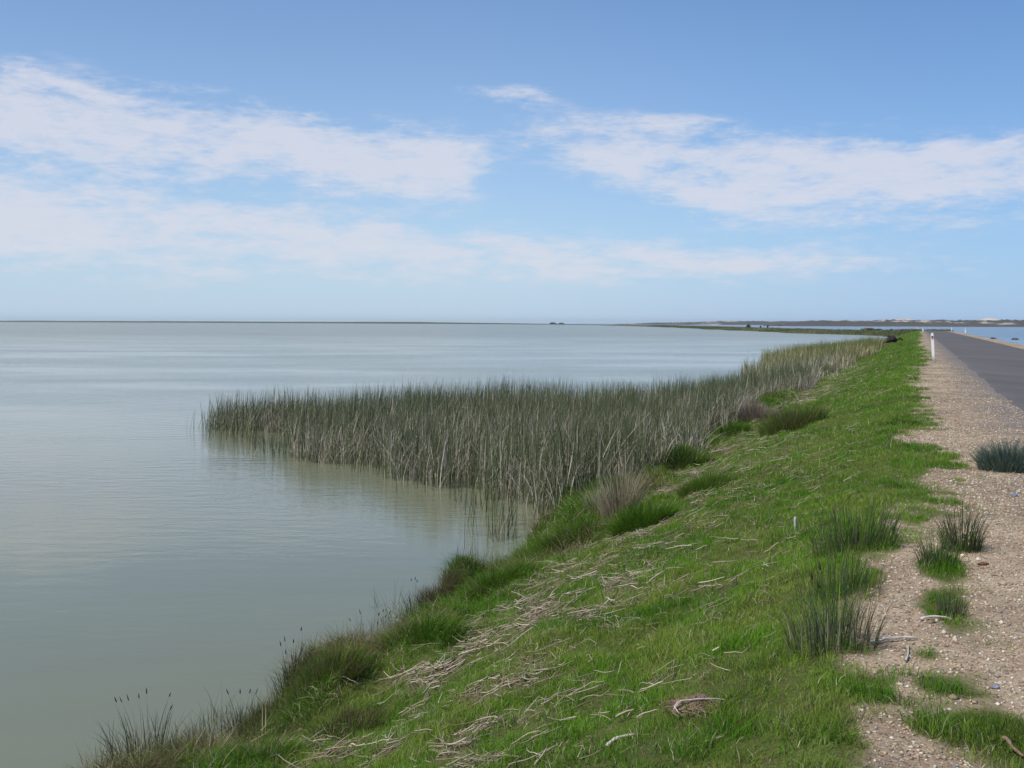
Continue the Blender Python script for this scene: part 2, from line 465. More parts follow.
# bed under everything
bed = py_mesh('terrain', [(-8000, -300, -2.5), (8000, -300, -2.5), (8000, 8000, -2.5), (-8000, 8000, -2.5)], [(0, 1, 2, 3)], simple_mat('lake_mud', (.10, .09, .06)))
tag(bed, kind='structure')

# ------------------------------------------------------------------ far shore hills
def hills(name, x0, x1, y0, depth, h, seed, sand=.6, step=3.0, shape=None):
    xs = np.arange(x0, x1, step); ds = np.linspace(0, depth, 26)
    Xg, Dg = np.meshgrid(xs, ds, indexing='ij')
    shore = (fbm(Xg * .004, Xg * 0, seed + 3, 3) - .5) * 60
    prof = sstep(-4, depth * .35, Dg) * sstep(depth * 1.02, depth * .7, Dg)
    hh = h * (.55 + .75 * fbm(Xg * .006, Dg * .01, seed, 3)) + h * .35 * (fbm(Xg * .05, Dg * .05, seed + 9, 3) - .5)
    scrub = np.clip(fbm(Xg * .22, Dg * .22, seed + 5, 2) - .40, 0, 1) * h * .7
    if shape is not None: hh = hh * shape(Xg)
    Zg = -.3 + prof * (hh + scrub)
    sd = sstep(sand, sand + .06, fbm(Xg * .018, Dg * .05, seed + 21, 4)) * sstep(.03, .1, prof)
    bn = sstep(5, 0, Dg) * .4
    f = np.clip(sd + bn, 0, 1)[..., None]
    tone = fbm(Xg * .05, Dg * .08, seed + 33, 3)[..., None]
    dark = np.array([.050, .058, .046]) * (1 - tone) * 1.4 + np.array([.105, .082, .075]) * tone
    C = dark * (1 - f) + np.array([.46, .40, .33]) * f
    o = grid_mesh(name, Xg, y0 + shore + Dg, Zg, M_soil, C)
    tag(o, kind='structure'); return o
M_soil = foliage_mat('scrub_and_sand', 0, .95, .1)
ramp = lambda X: sstep(330, 440, X) * 1.0
hills('hills', 400, 2600, 1420, 200, 8.3, 101, .70, 3, lambda X: sstep(402, 470, X))
hills('hills', 300, 1500, 2700, 300, 9.5, 131, .68, 5, lambda X: sstep(310, 420, X) * (.45 + .55 * sstep(480, 620, X)))
def dune(cx_, cy_, w, d, h, seed):
    xs = np.linspace(-1, 1, 40); ds = np.linspace(-1, 1, 16); Xg, Dg = np.meshgrid(xs, ds, indexing='ij')
    r = np.clip(1 - Xg ** 2 - Dg ** 2, 0, 1)
    Zg = h * (r ** 1.2) * (.8 + .4 * fbm(Xg * 3, Dg * 2, seed, 3)) - .5
    C = np.array([.55, .47, .39]) * (.85 + .25 * fbm(Xg * 6, Dg * 5, seed + 1, 3))[..., None]
    o = grid_mesh('sand_dune', cx_ + Xg * w, cy_ + Dg * d, Zg, M_soil, C, smooth=True); tag(o, kind='structure')
dune(668, 1720, 50, 60, 13.8, 1); dune(820, 1720, 26, 60, 14.4, 3)

# ------------------------------------------------------------------ grass on the bank
def in_view(x, y, margin=160):
    px = 512 + x / np.maximum(y, .1) * F
    return (px > -margin) & (px < 1024 + margin)

def mixc(a, b, t): return np.asarray(a)[None] * (1 - t[:, None]) + np.asarray(b)[None] * t[:, None]

def grass_zone(s0, s1, dens, hmul, wmul, k, seed):
    r = np.random.default_rng(seed)
    area = (s1 - s0) * 7.4
    n = int(area * dens)
    s = r.uniform(s0, s1, n); u = r.uniform(-6.0, 1.4, n)
    x, y = path_xy(s, u)
    g = gravel_mask(s, u); l = litter_mask(s, u)
    wd = sstep(.54, .66, fbm(s * 2.4, u * 3.2, 74, 3)); g = g * (1 - .16 * wd)
    tuft = fbm(s * 6, u * 6, 71, 3)
    nearw = sstep(-4.1, -5.0, ue(s, u) - .6 * sstep(10, 13, s) * sstep(45, 30, s))
    keep = (y > 2.3) & in_view(x, y) & (r.random(n) > np.clip(g * 1.15, 0, .985)) & (r.random(n) > l * .42) & (r.random(n) < .48 + 1.4 * sstep(.25, .7, tuft) + nearw * .6)
    s, u, x, y, g, l, tuft, nearw = [a[keep] for a in (s, u, x, y, g, l, tuft, nearw)]
    n = len(s)
    z = ground_z(s, u)
    ok = z > .02
    s, u, x, y, g, l, tuft, nearw, z = [a[ok] for a in (s, u, x, y, g, l, tuft, nearw, z)]; n = len(s)
    big = fbm(s * .5, u * .8, 83, 3)
    h = (.022 + .05 * r.random(n)) * (.50 + 1.15 * sstep(.3, .75, tuft)) * (1 - .45 * g) * (.8 + .5 * big)
    h = h * (1 + nearw * (1.2 + 1.9 * fbm(s * 1.7, u * 1.7, 85, 2)) * 1.0)
    h *= hmul
    w = (.0028 + .0025 * r.random(n)) * wmul * (1 + .3 * nearw)
    lean = r.uniform(.1, 1.1, n) + nearw * .4
    # each tuft leans its own way
    la = (fbm(s * 3.0, u * 3.0, 91, 2) * 20) + r.normal(0, 1.5, n)
    V, Lp, St, nv = blades(np.stack([x, y, z - .004], 1), h, w, lean, la, r.uniform(0, 6.28, n), k)
    t1 = np.clip(fbm(s * .9, u * 1.1, 93, 4) * 1.9 - .45 + r.normal(0, .16, n), 0, 1)
    c = mixc((.070, .185, .012), (.165, .325, .028), t1)
    ye = np.clip(fbm(s * 2.2, u * 2.4, 95, 3) * 2.8 - 1.15 + g * .9 + r.normal(0, .15, n), 0, 1)
    c = c * (1 - ye[:, None] * .6) + np.array([.29, .32, .07]) * ye[:, None] * .6
    lush = (nearw * .6)[:, None]
    c = c * (1 - lush) + np.array([.070, .150, .014]) * lush
    bz_ = np.clip(nearw * 1.4 * sstep(.45, .7, fbm(s * 1.1, u * 1.1, 98, 3)), 0, .8)
    bm_ = r.random(n) < bz_
    c[bm_] = mixc((.11, .085, .04), (.24, .19, .10), r.random(bm_.sum()))
    dry = r.random(n) < (.06 + .16 * sstep(.62, .8, fbm(s * 7, u * 7, 97, 2)) + .22 * l + .10 * g + .02 * nearw)
    c[dry] = mixc((.34, .28, .15), (.60, .54, .36), r.random(dry.sum()))
    c *= r.uniform(.75, 1.25, n)[:, None]
    return V, Lp, St, np.repeat(c, nv, 0)

parts = [grass_zone(1.5, 7.5, 9500, 1, 1, 2, 1), grass_zone(7.5, 13, 5200, 1, 1.35, 2, 2), grass_zone(13, 24, 2200, 1.05, 2.1, 2, 3),
         grass_zone(24, 50, 620, 1.15, 4.0, 2, 4), grass_zone(50, 130, 170, 1.3, 8.5, 2, 5), grass_zone(130, 270, 50, 1.5, 17, 2, 6)]
V, Lp, St, C = join(parts)
g = mesh_np('grass', V, Lp, St, M_grass, C)
tag(g, 'short green turf with yellowish flecks covering the bank between water and gravel', 'grass', kind='stuff')

# rough grass on the far spit
r = np.random.default_rng(99)
n = 26000
s = 262 + (r.random(n) ** 1.6) * 900; u = np.where(r.random(n) < .75, r.uniform(-7, 1, n), r.uniform(7, 9.4, n))
W = widen(s); uw = np.where(u < -.3, -.3 + (u + .3) * W, np.where(u > 7, 7 + (u - 7) * (1 + (W - 1) * 2.2), u))
z = ground_z(s, u); z = np.where(z > 0, z * hscale(s), z)
wg = (fbm(s * .03, u * .02, 90, 3) - .5) * 14 * sstep(320, 420, s)
x, y = path_xy(s, uw + wg * np.where(u < 0, 1, .6))
ok = (z > .05); x, y, z, s = x[ok], y[ok], z[ok], s[ok]; n = len(x)
V, Lp, St, nv = blades(np.stack([x, y, z], 1), r.uniform(.15, .55, n) * (1 + s / 1200), r.uniform(.12, .3, n) * (1 + s / 600), r.uniform(0, .8, n), r.uniform(0, 6.3, n), r.uniform(0, 6.3, n), 2)
c = mixc((.09, .12, .045), (.27, .25, .13), np.clip(fbm(x * .05, y * .05, 5, 3) * 1.6 - .3, 0, 1))
o = mesh_np('grass', V, Lp, St, M_grass, np.repeat(c, nv, 0))
tag(o, 'low rough grass on the narrow spit of land beyond the lagoon', 'grass', kind='stuff')

# ------------------------------------------------------------------ reed bed
def inside(px_, py_, poly):
    res = np.zeros(len(px_), bool); j = len(poly) - 1
    for i in range(len(poly)):
        xi, yi = poly[i]; xj, yj = poly[j]
        cnd = ((yi > py_) != (yj > py_)) & (px_ < (xj - xi) * (py_ - yi) / (yj - yi + 1e-12) + xi)
        res ^= cnd; j = i
    return res
def su_pt(s, u):
    a, b = path_xy(np.array([s]), np.array([u])); return (float(a[0]), float(b[0]))
REED = [(-9.3, 30.2), (-7.7, 28.1), (-6.0, 25.9), (-5.2, 23.6), (-3.1, 21.9), (-1.8, 19.7), (-.5, 17.2), (.5, 16.3), (1.2, 16.2)]
REED += [su_pt(*q) for q in ((19, -4.7), (26, -4.5), (35, -4.3), (50, -4.1), (70, -4.0), (95, -3.9), (125, -3.9), (148, -4.4))]
REED += [(45.5, 128), (37.5, 118), (28, 98), (20.5, 79), (12.2, 53), (8.0, 41.5), (5.1, 37.8), (1.7, 35.8), (-3.8, 34.8), (-6.9, 33.4), (-9.0, 32.2)]

def reed_batch(x, y, hbase, seed, straw, wmul, k=4, green=None):
    r = np.random.default_rng(seed); n = len(x)
    s, u = to_su(x, y)
    z = np.maximum(ground_z(s, u), -.12)
    h = hbase * r.uniform(.55, 1.12, n)
    lean = np.abs(r.normal(.12, .14, n)); isd = r.random(n) < straw
    lean = np.where(isd, np.abs(r.normal(.38, .34, n)), lean); h = np.where(isd, h * r.uniform(.6, 1.02, n), h)
    la = r.normal(.3, 1.5, n)
    w = r.uniform(.012, .022, n) * wmul * np.where(isd, 1.05, 1)
    V, Lp, St, nv = blades(np.stack([x, y, z], 1), h, w, lean, la, r.uniform(0, 6.28, n), k, wob=r.normal(0, .045, n))
    t = r.random(n)
    c = mixc((.055, .080, .032), (.175, .195, .090), t ** 1.2)
    if green is not None: c = c * (1 - green[:, None]) + green[:, None] * mixc((.10, .14, .05), (.25, .27, .12), t)
    c2 = mixc((.27, .225, .16), (.70, .63, .51), r.random(n) ** 1.15)
    c = np.where(isd[:, None], c2, c)
    return V, Lp, St, np.repeat(c, nv, 0)

def reed_points(n, seed, y0, y1):
    r = np.random.default_rng(seed)
    P = np.array(REED); 
    x = r.uniform(P[:, 0].min() - 1, P[:, 0].max() + 1, n); y = r.uniform(y0, y1, n)
    jx = (fbm(x * .35, y * .35, 201, 3) - .5) * 3.2; jy = (fbm(x * .35, y * .35, 205, 3) - .5) * 3.2
    sc = np.where(y < 45, 1.0, 1.0)
    ok = inside(x + jx * sc, y + jy * sc, REED)
    cl = vnoise(x * 1.4, y * 1.4, 207)
    ok &= r.random(n) < .45 + .9 * cl
    return x[ok], y[ok]

def hfield(x, y):
    h = .95 + .35 * fbm(x * .25, y * .25, 211, 3)
    h = h + .25 * sstep(-8, -2, x) + .40 * sstep(45, 80, y) + (fbm(x * .22, y * .12, 213, 3) - .5) * 1.1 * sstep(45, 60, y)
    h = h + (fbm(x * 1.1, y * 1.1, 214, 2) - .5) * .5
    s, u = to_su(x, y)
    h = h * (1 - .35 * sstep(-5.4, -4.0, u))
    return h
x, y = reed_points(560000, 3, 16.5, 46); st = .38
strawf = np.clip(.68 + .5 * (fbm(x * .3, y * .4, 221, 3) - .5) * 2, .1, .85)
m1 = np.random.default_rng(4).random(len(x)) < strawf * .9
pa = reed_batch(x[m1], y[m1], hfield(x[m1], y[m1]), 11, .85, 1.0)
pb = reed_batch(x[~m1], y[~m1], hfield(x[~m1], y[~m1]) * 1.05, 12, .04, .9)
x, y = reed_points(480000, 5, 46, 150)
gr = np.clip(fbm(x * .12, y * .12, 231, 3) * 1.8 - .4, 0, 1)
tn = fbm(x * .15, y * .10, 233, 3); m2_ = np.random.default_rng(44).random(len(x)) < (.15 + .85 * sstep(.36, .56, tn)) * .85
pc = reed_batch(x[m2_], y[m2_], hfield(x[m2_], y[m2_]) * .98, 13, .75, 1.8, 3, gr[m2_])
pc2 = reed_batch(x[~m2_], y[~m2_], hfield(x[~m2_], y[~m2_]) * .9, 15, .12, 1.9, 3, gr[~m2_])
# thin fringe standing in open water in front of the bed
r = np.random.default_rng(6)
fx = []; fy = []
edge_ = [(-9.3, 30.4), (-7.9, 28.0), (-6.4, 25.9), (-5.4, 23.6), (-3.3, 21.9), (-1.8, 20.0), (-.6, 17.6), (-.1, 16.3), (-.2, 14.4)]
for i in range(len(edge_) - 1):
    (ax, ay), (bx, by) = edge_[i], edge_[i + 1]
    for _ in range(120 if i < 5 else 60):
        t = r.random(); fx.append(ax + (bx - ax) * t + r.normal(0, .28)); fy.append(ay + (by - ay) * t + r.normal(-.1, .32))
fx = np.array(fx); fy = np.array(fy)
pd = reed_batch(fx, fy, .75 + .3 * r.random(len(fx)), 14, .08, .8)
for q_ in (pc, pc2):
    tt_ = sstep(46, 78, q_[0][:, 1])[:, None]; q_[3][:] *= 1 - tt_ + tt_ * np.array([1.08, 1.02, .78])
V, Lp, St, C = join([pa, pb, pc, pc2, pd])
o = mesh_np('reeds', V, Lp, St, M_reed, C)
tag(o, 'dense bed of green reeds and bleached dead stalks growing out into the lagoon', 'reeds', kind='stuff')
print('reed verts', len(V))

r = np.random.default_rng(66); n = 16000
s = r.uniform(4.5, 17, n); u = r.uniform(-6.2, -4.3, n); e_ = ue(s, u)
ok = (e_ > -6.15) & (e_ < -5.2) & (fbm(s * 1.6, u * 1.6, 171, 2) > .56)
s, u, e_ = s[ok], u[ok], e_[ok]; n = len(s); x, y = path_xy(s, u); z = np.maximum(ground_z(s, u), -.1)
V, Lp, St, nv = blades(np.stack([x, y, z], 1), r.uniform(.10, .42, n) * (.6 + .7 * fbm(s * 3, u * 3, 173, 2)), r.uniform(.003, .006, n), np.abs(r.normal(.15, .25, n)), r.uniform(0, 6.28, n), r.uniform(0, 6.28, n), 3, wob=r.normal(0, .03, n))
c = mixc((.055, .05, .03), (.14, .12, .065), r.random(n)); q = r.random(n) < .3; c[q] = mixc((.05, .09, .025), (.12, .16, .05), r.random(q.sum()))
o = mesh_np('sedge_fringe', V, Lp, St, M_reed, np.repeat(c, nv, 0))
tag(o, 'ragged brown and green sedge fringe in the shallows along the near shoreline', 'sedge', kind='stuff')

# ------------------------------------------------------------------ washed-up reed litter on the bank
def strands(s, u, length, rad, seed, flat=1.0, lift=.02):
    r = np.random.default_rng(seed); n = len(s); m = 6
    x, y = path_xy(s, u)
    az = r.uniform(0, 2 * math.pi, n); bend = r.normal(0, .55, n); kink = r.normal(0, 1.2, n) * (r.random(n) < .45); kp = r.integers(1, m - 1, n)
    P = np.zeros((n, m, 3)); cxp = x.copy(); cyp = y.copy(); a = az.copy()
    tilt = np.abs(r.normal(0, .20, n)); dz = r.uniform(-.022, .022, n)
    for i in range(m):
        ss, uu = to_su(cxp, cyp)
        P[:, i, 0] = cxp; P[:, i, 1] = cyp
        P[:, i, 2] = ground_z(ss, uu) + lift + dz + r.normal(0, .002, n) + tilt * length * (i / m - .3)
        a = a + bend / m + np.where(kp == i, kink, 0)
        cxp = cxp + np.cos(a) * length / (m - 1); cyp = cyp + np.sin(a) * length / (m - 1)
    rr = rad[:, None] * np.linspace(1, .55, m)[None]
    V, Lq, St, nv = tubes(P, rr)
    c = mixc((.24, .18, .115), (.62, .54, .41), r.random(n) ** 1.3); c[r.random(n) < .3] *= .6
    return V, Lq, St, np.repeat(c, nv, 0)

def litter_points(n, s0, s1, seed, gain=1.0):
    r = np.random.default_rng(seed)
    s = r.uniform(s0, s1, n); u = r.uniform(-5.0, -.8, n)
    l = litter_mask(s, u); ok = r.random(n) < l * gain
    return s[ok], u[ok]
r = np.random.default_rng(8)
s, u = litter_points(22000, 4.0, 16, 21, 1.25); n1 = len(s)
p1 = strands(s, u, r.uniform(.03, .26, n1), .0018 + .0044 * r.random(n1) ** 1.6, 31, lift=.035)
s, u = litter_points(16000, 16, 60, 22, .8); n2 = len(s)
p2 = strands(s, u, r.uniform(.08, .45, n2), r.uniform(.004, .008, n2), 32, lift=.04)
# loose single straws away from the wrack line
n3 = 1500; s = r.uniform(4, 20, n3); u = r.uniform(-5, -.6, n3)
p3 = strands(s, u, r.uniform(.04, .16, n3), r.uniform(.0015, .003, n3), 33, lift=.03)
# fine crumbled bits
s, u = litter_points(60000, 4, 28, 24, .8); n4 = len(s)
p4 = strands(s, u, r.uniform(.02, .07, n4), r.uniform(.0015, .004, n4), 34, lift=.012)
p4 = (p4[0], p4[1], p4[2], p4[3] * np.array([.62, .52, .48]))
V, Lp, St, C = join([p1, p2, p3, p4])
o = mesh_np('reed_litter', V, Lp, St, M_attr, C)
tag(o, 'bleached bent reed stalks washed up in a band across the green bank', 'reed litter', kind='stuff')
print('litter', n1, n2, n4)

# ------------------------------------------------------------------ loose stones of the verge
def stones(n, s0, s1, u0, u1, size, seed):
    r = np.random.default_rng(seed)
    s = r.uniform(s0, s1, n); u = r.uniform(u0, u1, n); g = gravel_mask(s, u)
    x, y = path_xy(s, u); ok = (r.random(n) < g * 1.2) & (g > .45) & in_view(x, y) & (y > 2.3)
    s, u, x, y = s[ok], u[ok], x[ok], y[ok]; n = len(s)
    z = ground_z(s, u)
    base = np.array([(1, 0, 0), (-1, 0, 0), (0, 1, 0), (0, -1, 0), (0, 0, 1), (0, 0, -1)], float)
    Fq = np.array([(0, 2, 4), (2, 1, 4), (1, 3, 4), (3, 0, 4), (2, 0, 5), (1, 2, 5), (3, 1, 5), (0, 3, 5)])
    sz = size * (.35 + r.random(n) ** 2.5 * 1.3)
    J = base[None] * r.uniform(.6, 1.25, (n, 6, 1)) + r.normal(0, .12, (n, 6, 3))
    J = J * np.stack([sz * r.uniform(.8, 1.4, n), sz * r.uniform(.7, 1.1, n), sz * r.uniform(.35, .75, n)], 1)[:, None]
    a = r.uniform(0, 6.28, n); ca, sa = np.cos(a)[:, None], np.sin(a)[:, None]
    Vx = J[..., 0] * ca - J[..., 1] * sa + x[:, None]; Vy = J[..., 0] * sa + J[..., 1] * ca + y[:, None]
    V = np.stack([Vx, Vy, J[..., 2] + (z + sz * .2)[:, None]], -1).reshape(-1, 3)
    L = (Fq.ravel()[None] + (np.arange(n) * 6)[:, None]).ravel()
    t = r.random(n)
    pal = np.array([(.44, .335, .22), (.54, .44, .31), (.30, .215, .145), (.68, .61, .49), (.26, .23, .20), (.46, .33, .21)])
    c = pal[r.integers(0, 6, n)] * r.uniform(.75, 1.15, n)[:, None]
    return V, L, np.arange(n * 8) * 3, np.repeat(c, 6, 0)
V, Lp, St, C = join([stones(70000, 2.5, 9, -1.2, 2.2, .008, 41), stones(40000, 9, 17, -.8, 2.2, .011, 42), stones(1800, 3, 14, -.8, 2.0, .017, 43), stones(14000, 16, 24, -.8, 1.9, .012, 44), stones(7000, 22, 34, -.8, 1.7, .014, 45), stones(3500, 30, 48, -.8, 1.6, .016, 46)])
o = mesh_np('gravel', V, Lp, St, M_attr, C)
tag(o, 'tan and pinkish loose gravel along the verge beside the road', 'gravel', kind='stuff')

# ------------------------------------------------------------------ single plants
PAL = {
    'green': ((.065, .155, .012), (.155, .270, .028)),
    'darkgreen': ((.035, .075, .012), (.085, .140, .025)),
    'rush': ((.045, .065, .040), (.11, .135, .075)),
    'shore': ((.055, .050, .035), (.13, .115, .07)),
    'straw': ((.32, .26, .16), (.55, .48, .34)),
    'brown': ((.12, .09, .045), (.26, .20, .105)),
    'purple': ((.20, .15, .12), (.38, .31, .26)),
    'grey': ((.09, .135, .10), (.20, .26, .20)),
}
def plant(px, py, rad, h, n, pal, label, cat='grass tussock', name='grass_tussock', spread=.5, w=.005, group=None, mix=None, seed=None, heads=0, k=4, upright=0.0, sink=0.02):
    x0, y0, z0 = at(px, py)
    y0 += rad * .4
    r = np.random.default_rng(int(px * 7 + py * 13))
    a = r.uniform(0, 6.28, n); rr = rad * np.sqrt(r.random(n))
    bx = rr * np.cos(a); by = rr * np.sin(a) * .8
    s, u = to_su(x0 + bx, y0 + by)
    bz = np.maximum(ground_z(s, u), 0.0) - z0 - sink
    hh = h * r.uniform(.45, 1.1, n) * (1 - .35 * (rr / rad) ** 2)
    lean = np.abs(r.normal(0, .14, n)) * (1 - upright) + spread * (rr / rad) * r.uniform(.4, 1.3, n)
    la = a + r.normal(0, .5, n)
    if pal in ('rush', 'shore'):
        low = r.random(n) < .35; hh = np.where(low, hh * r.uniform(.3, .6, n), hh); lean = np.where(low, lean + r.uniform(.2, 1.2, n), lean)
    V, Lp, St, nv = blades(np.stack([bx, by, bz], 1), hh, r.uniform(.6, 1.3, n) * w, lean, la, r.uniform(0, 6.28, n), k, wob=r.normal(0, .025, n))
    c = mixc(*PAL[pal], r.random(n))
    if pal in ('rush', 'shore'):
        q0 = rr > rad * .3; q0 &= r.random(n) < .22
        c[q0] = mixc(*PAL['brown'], r.random(q0.sum()))
    if mix:
        q = r.random(n) < mix[1]; c[q] = mixc(*PAL[mix[0]], r.random(q.sum()))
    o = mesh_np(name, V, Lp, St, M_grass, np.repeat(c, nv, 0), loc=(x0, y0, z0))
    tag(o, label, cat, group)
    # seed heads on the tallest stems
    if heads:
        idx = np.argsort(-hh)[:heads]
        for i in idx:
            tip = V[i * nv + 2 * k]; bsl = V[i * nv + 2 * k - 2]
            d = tip - bsl; d = d / (np.linalg.norm(d) + 1e-6)
            L = .038 * r.uniform(.7, 1.3)
            P = np.stack([tip - d * L * .2, tip + d * L * .15, tip + d * L * .5, tip + d * L])[None]
            Vh, Lh, Sh, nvh = tubes(P, np.array([[.002, .0048, .0042, .001]]) * r.uniform(.8, 1.2))
            mesh_np('seed_head', Vh, Lh, Sh, M_attr, np.tile(np.array([[.06, .045, .03]]), (nvh, 1)), parent=o)
    return o

GW = 'grass mounds along the shoreline'; GR = 'dark rush clumps at the roadside'; GS = 'rushes standing at the water edge'
plant(492, 592, .34, .30, 2600, 'green', 'bright green rounded grass mound jutting over the water, closest such mound to the reed bed', group=GW, spread=.9, mix=('darkgreen', .3))
plant(532, 566, .30, .26, 1800, 'green', 'low green mound between the jutting mound and the foot of the reed bed', group=GW, spread=.9, mix=('brown', .12))
plant(420, 640, .38, .24, 2400, 'green', 'broad soft green mound beside the brown clump at the water', group=GW, spread=.9, mix=('darkgreen', .35))
plant(645, 528, .36, .42, 2600, 'green', 'large green tussock at the foot of the tall pale straw tuft', group=GW, spread=.7, w=.007, mix=('darkgreen', .25))
plant(622, 522, .22, .95, 700, 'straw', 'tall pale straw-coloured grass tuft leaning at the near edge of the reed bed', name='straw_tuft', cat='dry grass tuft', spread=.25, w=.008, mix=('brown', .3))
plant(600, 515, .2, .55, 420, 'straw', 'shorter straw tuft on the water side of the tall pale tuft', name='straw_tuft', cat='dry grass tuft', spread=.5, w=.007, mix=('green', .3))
plant(706, 492, .34, .36, 1500, 'green', 'small domed green tussock with brown tips beside the brown litter patch', spread=.6, w=.008, mix=('brown', .2))
plant(672, 470, .42, .34, 1500, 'darkgreen', 'dark green tussock between reed bed and domed tussock', spread=.8, w=.009)
plant(585, 505, .40, .30, 1500, 'darkgreen', 'dark green mound tucked under the near corner of the reed bed', spread=.8, w=.008, mix=('green', .4))
plant(796, 428, .65, .62, 1900, 'green', 'large olive green tussock with ragged top standing alone below the reeds', spread=.55, w=.012, mix=('brown', .5))
plant(757, 420, .60, .50, 1500, 'purple', 'greyish purple dry clump next to the large olive tussock', name='dry_clump', cat='dry plant', spread=.6, w=.014, mix=('brown', .25))
plant(724, 440, .65, .45, 1500, 'darkgreen', 'dark green tussock left of the greyish purple clump', spread=.6, w=.014, mix=('green', .4))
plant(822, 374, 1.2, .6, 2400, 'purple', 'reddish purple dry patch of sedge farther along the edge of the reeds', name='dry_clump', cat='dry plant', spread=.4, w=.018, mix=('green', .4))
plant(868, 357, .9, .6, 1400, 'straw', 'pale dry tuft at the far end of the reeds near the dark stump', name='dry_clump', cat='dry plant', spread=.4, w=.02, mix=('green', .4))
plant(565, 548, .36, .34, 2400, 'green', 'green mound with dark base filling the gap next to the jutting mound', group=GW, spread=.7, w=.006, mix=('darkgreen', .35))
plant(610, 500, .40, .42, 2200, 'green', 'dark-centred green tussock directly behind the tall straw tuft', spread=.6, w=.008, mix=('darkgreen', .5))
plant(688, 462, .50, .40, 2000, 'green', 'yellow-green tussock against the reeds above the brown litter patch', spread=.6, w=.010, mix=('straw', .2))
plant(760, 398, .8, .55, 2200, 'green', 'olive tussock half swallowed by reeds above the greyish purple clump', spread=.5, w=.014, mix=('brown', .35))
plant(905, 425, .3, .16, 300, 'darkgreen', 'tiny low tuft at the edge of the gravel, seen below the guide post', spread=.9, w=.010)

plant(862, 550, .30, .50, 620, 'rush', 'widest dark green rush clump growing on the grass', name='rush_clump', cat='rushes', group=GR, spread=.28, w=.0055, mix=('green', .35))
plant(842, 598, .26, .36, 340, 'rush', 'thin scattered rushes between the two big clumps on the grass', name='rush_clump', cat='rushes', group=GR, spread=.2, w=.005, mix=('green', .4))
plant(838, 650, .22, .42, 420, 'rush', 'loose dark rush clump on the grass nearest to the camera', name='rush_clump', cat='rushes', group=GR, spread=.22, w=.0048, mix=('straw', .15), heads=3)
plant(966, 552, .13, .46, 420, 'rush', 'upright dense rush clump standing on the gravel verge', name='rush_clump', cat='rushes', group=GR, spread=.32, w=.0055, mix=('darkgreen', .5))
plant(942, 568, .13, .32, 380, 'rush', 'shorter rush clump leaning against the upright one on the gravel', name='rush_clump', cat='rushes', group=GR, spread=.25, w=.0050, mix=('green', .35))
plant(953, 618, .08, .23, 200, 'rush', 'smallest rush clump on the gravel, in front of the upright one', name='rush_clump', cat='rushes', group=GR, spread=.12, w=.0045, mix=('brown', .15))
plant(1013, 472, .30, .42, 2200, 'grey', 'bluish grey-green rounded bush on the gravel verge near the road', name='low_bush', cat='bush', spread=.6, w=.007, mix=('rush', .25))
plant(1012, 748, .26, .085, 2600, 'darkgreen', 'low dark green mat of fine grass on the gravel at the picture corner', name='grass_mat', cat='grass mat', spread=1.1, w=.003, mix=('green', .3), k=3)
plant(930, 660, .12, .05, 500, 'green', 'short green grass patch on gravel beside the pale twigs', name='grass_patch', cat='grass patch', spread=1.0, w=.003, k=3)
plant(925, 732, .065, .055, 300, 'green', 'small bright grass patch surrounded by grey gravel', name='grass_patch', cat='grass patch', spread=1.0, w=.003, k=3)

plant(140, 766, .26, .50, 230, 'shore', 'sparse tall brown rushes in the bottom corner at the water', name='shore_rush', cat='rushes', group=GS, spread=.45, w=.0065, heads=7)
plant(188, 766, .18, .28, 1300, 'brown', 'dense short brown clump under the corner rushes', name='dry_clump', cat='dry plant', spread=.5, w=.004, mix=('shore', .5))
plant(238, 738, .13, .36, 130, 'shore', 'small stand of dark stems beside the brown clump', name='shore_rush', cat='rushes', group=GS, spread=.35, w=.006, heads=4)
plant(264, 728, .18, .25, 1100, 'brown', 'reddish brown fine clump between two stands of dark stems', name='dry_clump', cat='dry plant', spread=.5, w=.004, mix=('green', .25))
plant(290, 692, .13, .42, 170, 'shore', 'thick dark upright stems at the water beside a yellowish mound', name='shore_rush', cat='rushes', group=GS, spread=.28, w=.0085, heads=5)
plant(325, 680, .28, .32, 2400, 'green', 'yellowish green mound with brown top behind the thick dark stems', group=GW, spread=.6, w=.005, mix=('brown', .5))
plant(372, 648, .22, .34, 130, 'shore', 'thin grey stems with drooping heads above the yellowish mound', name='shore_rush', cat='rushes', group=GS, spread=.35, w=.004, heads=9)
plant(345, 735, .3, .16, 1500, 'brown', 'dark brown matted clump among green grass', name='dry_clump', cat='dry plant', spread=.8, w=.004, mix=('darkgreen', .4))
plant(414, 618, .11, .42, 90, 'rush', 'bluish dark upright stems next to the brown shoreline clump', name='shore_rush', cat='rushes', group=GS, spread=.22, w=.009, heads=3)
plant(438, 610, .22, .34, 1300, 'brown', 'brown clump with fine spikes at the water between green mounds', name='dry_clump', cat='dry plant', spread=.4, w=.005, mix=('shore', .4))
plant(392, 610, .22, .50, 26, 'rush', 'few thin stems standing in open water off the green mound', name='shore_rush', cat='rushes', group=GS, spread=.25, w=.005)
plant(300, 705, .3, .20, 1400, 'green', 'tangled green and straw mound in front of thick dark stems', group=GW, spread=1.0, w=.005, mix=('straw', .25))
plant(250, 765, .3, .22, 1500, 'green', 'arching green grass mound at the bottom edge with pale bent stalks', group=GW, spread=1.1, w=.006, mix=('straw', .22))
plant(505, 540, .25, .42, 50, 'rush', 'sparse stems in the water between jutting mound and reed bed', name='shore_rush', cat='rushes', group=GS, spread=.2, w=.007)

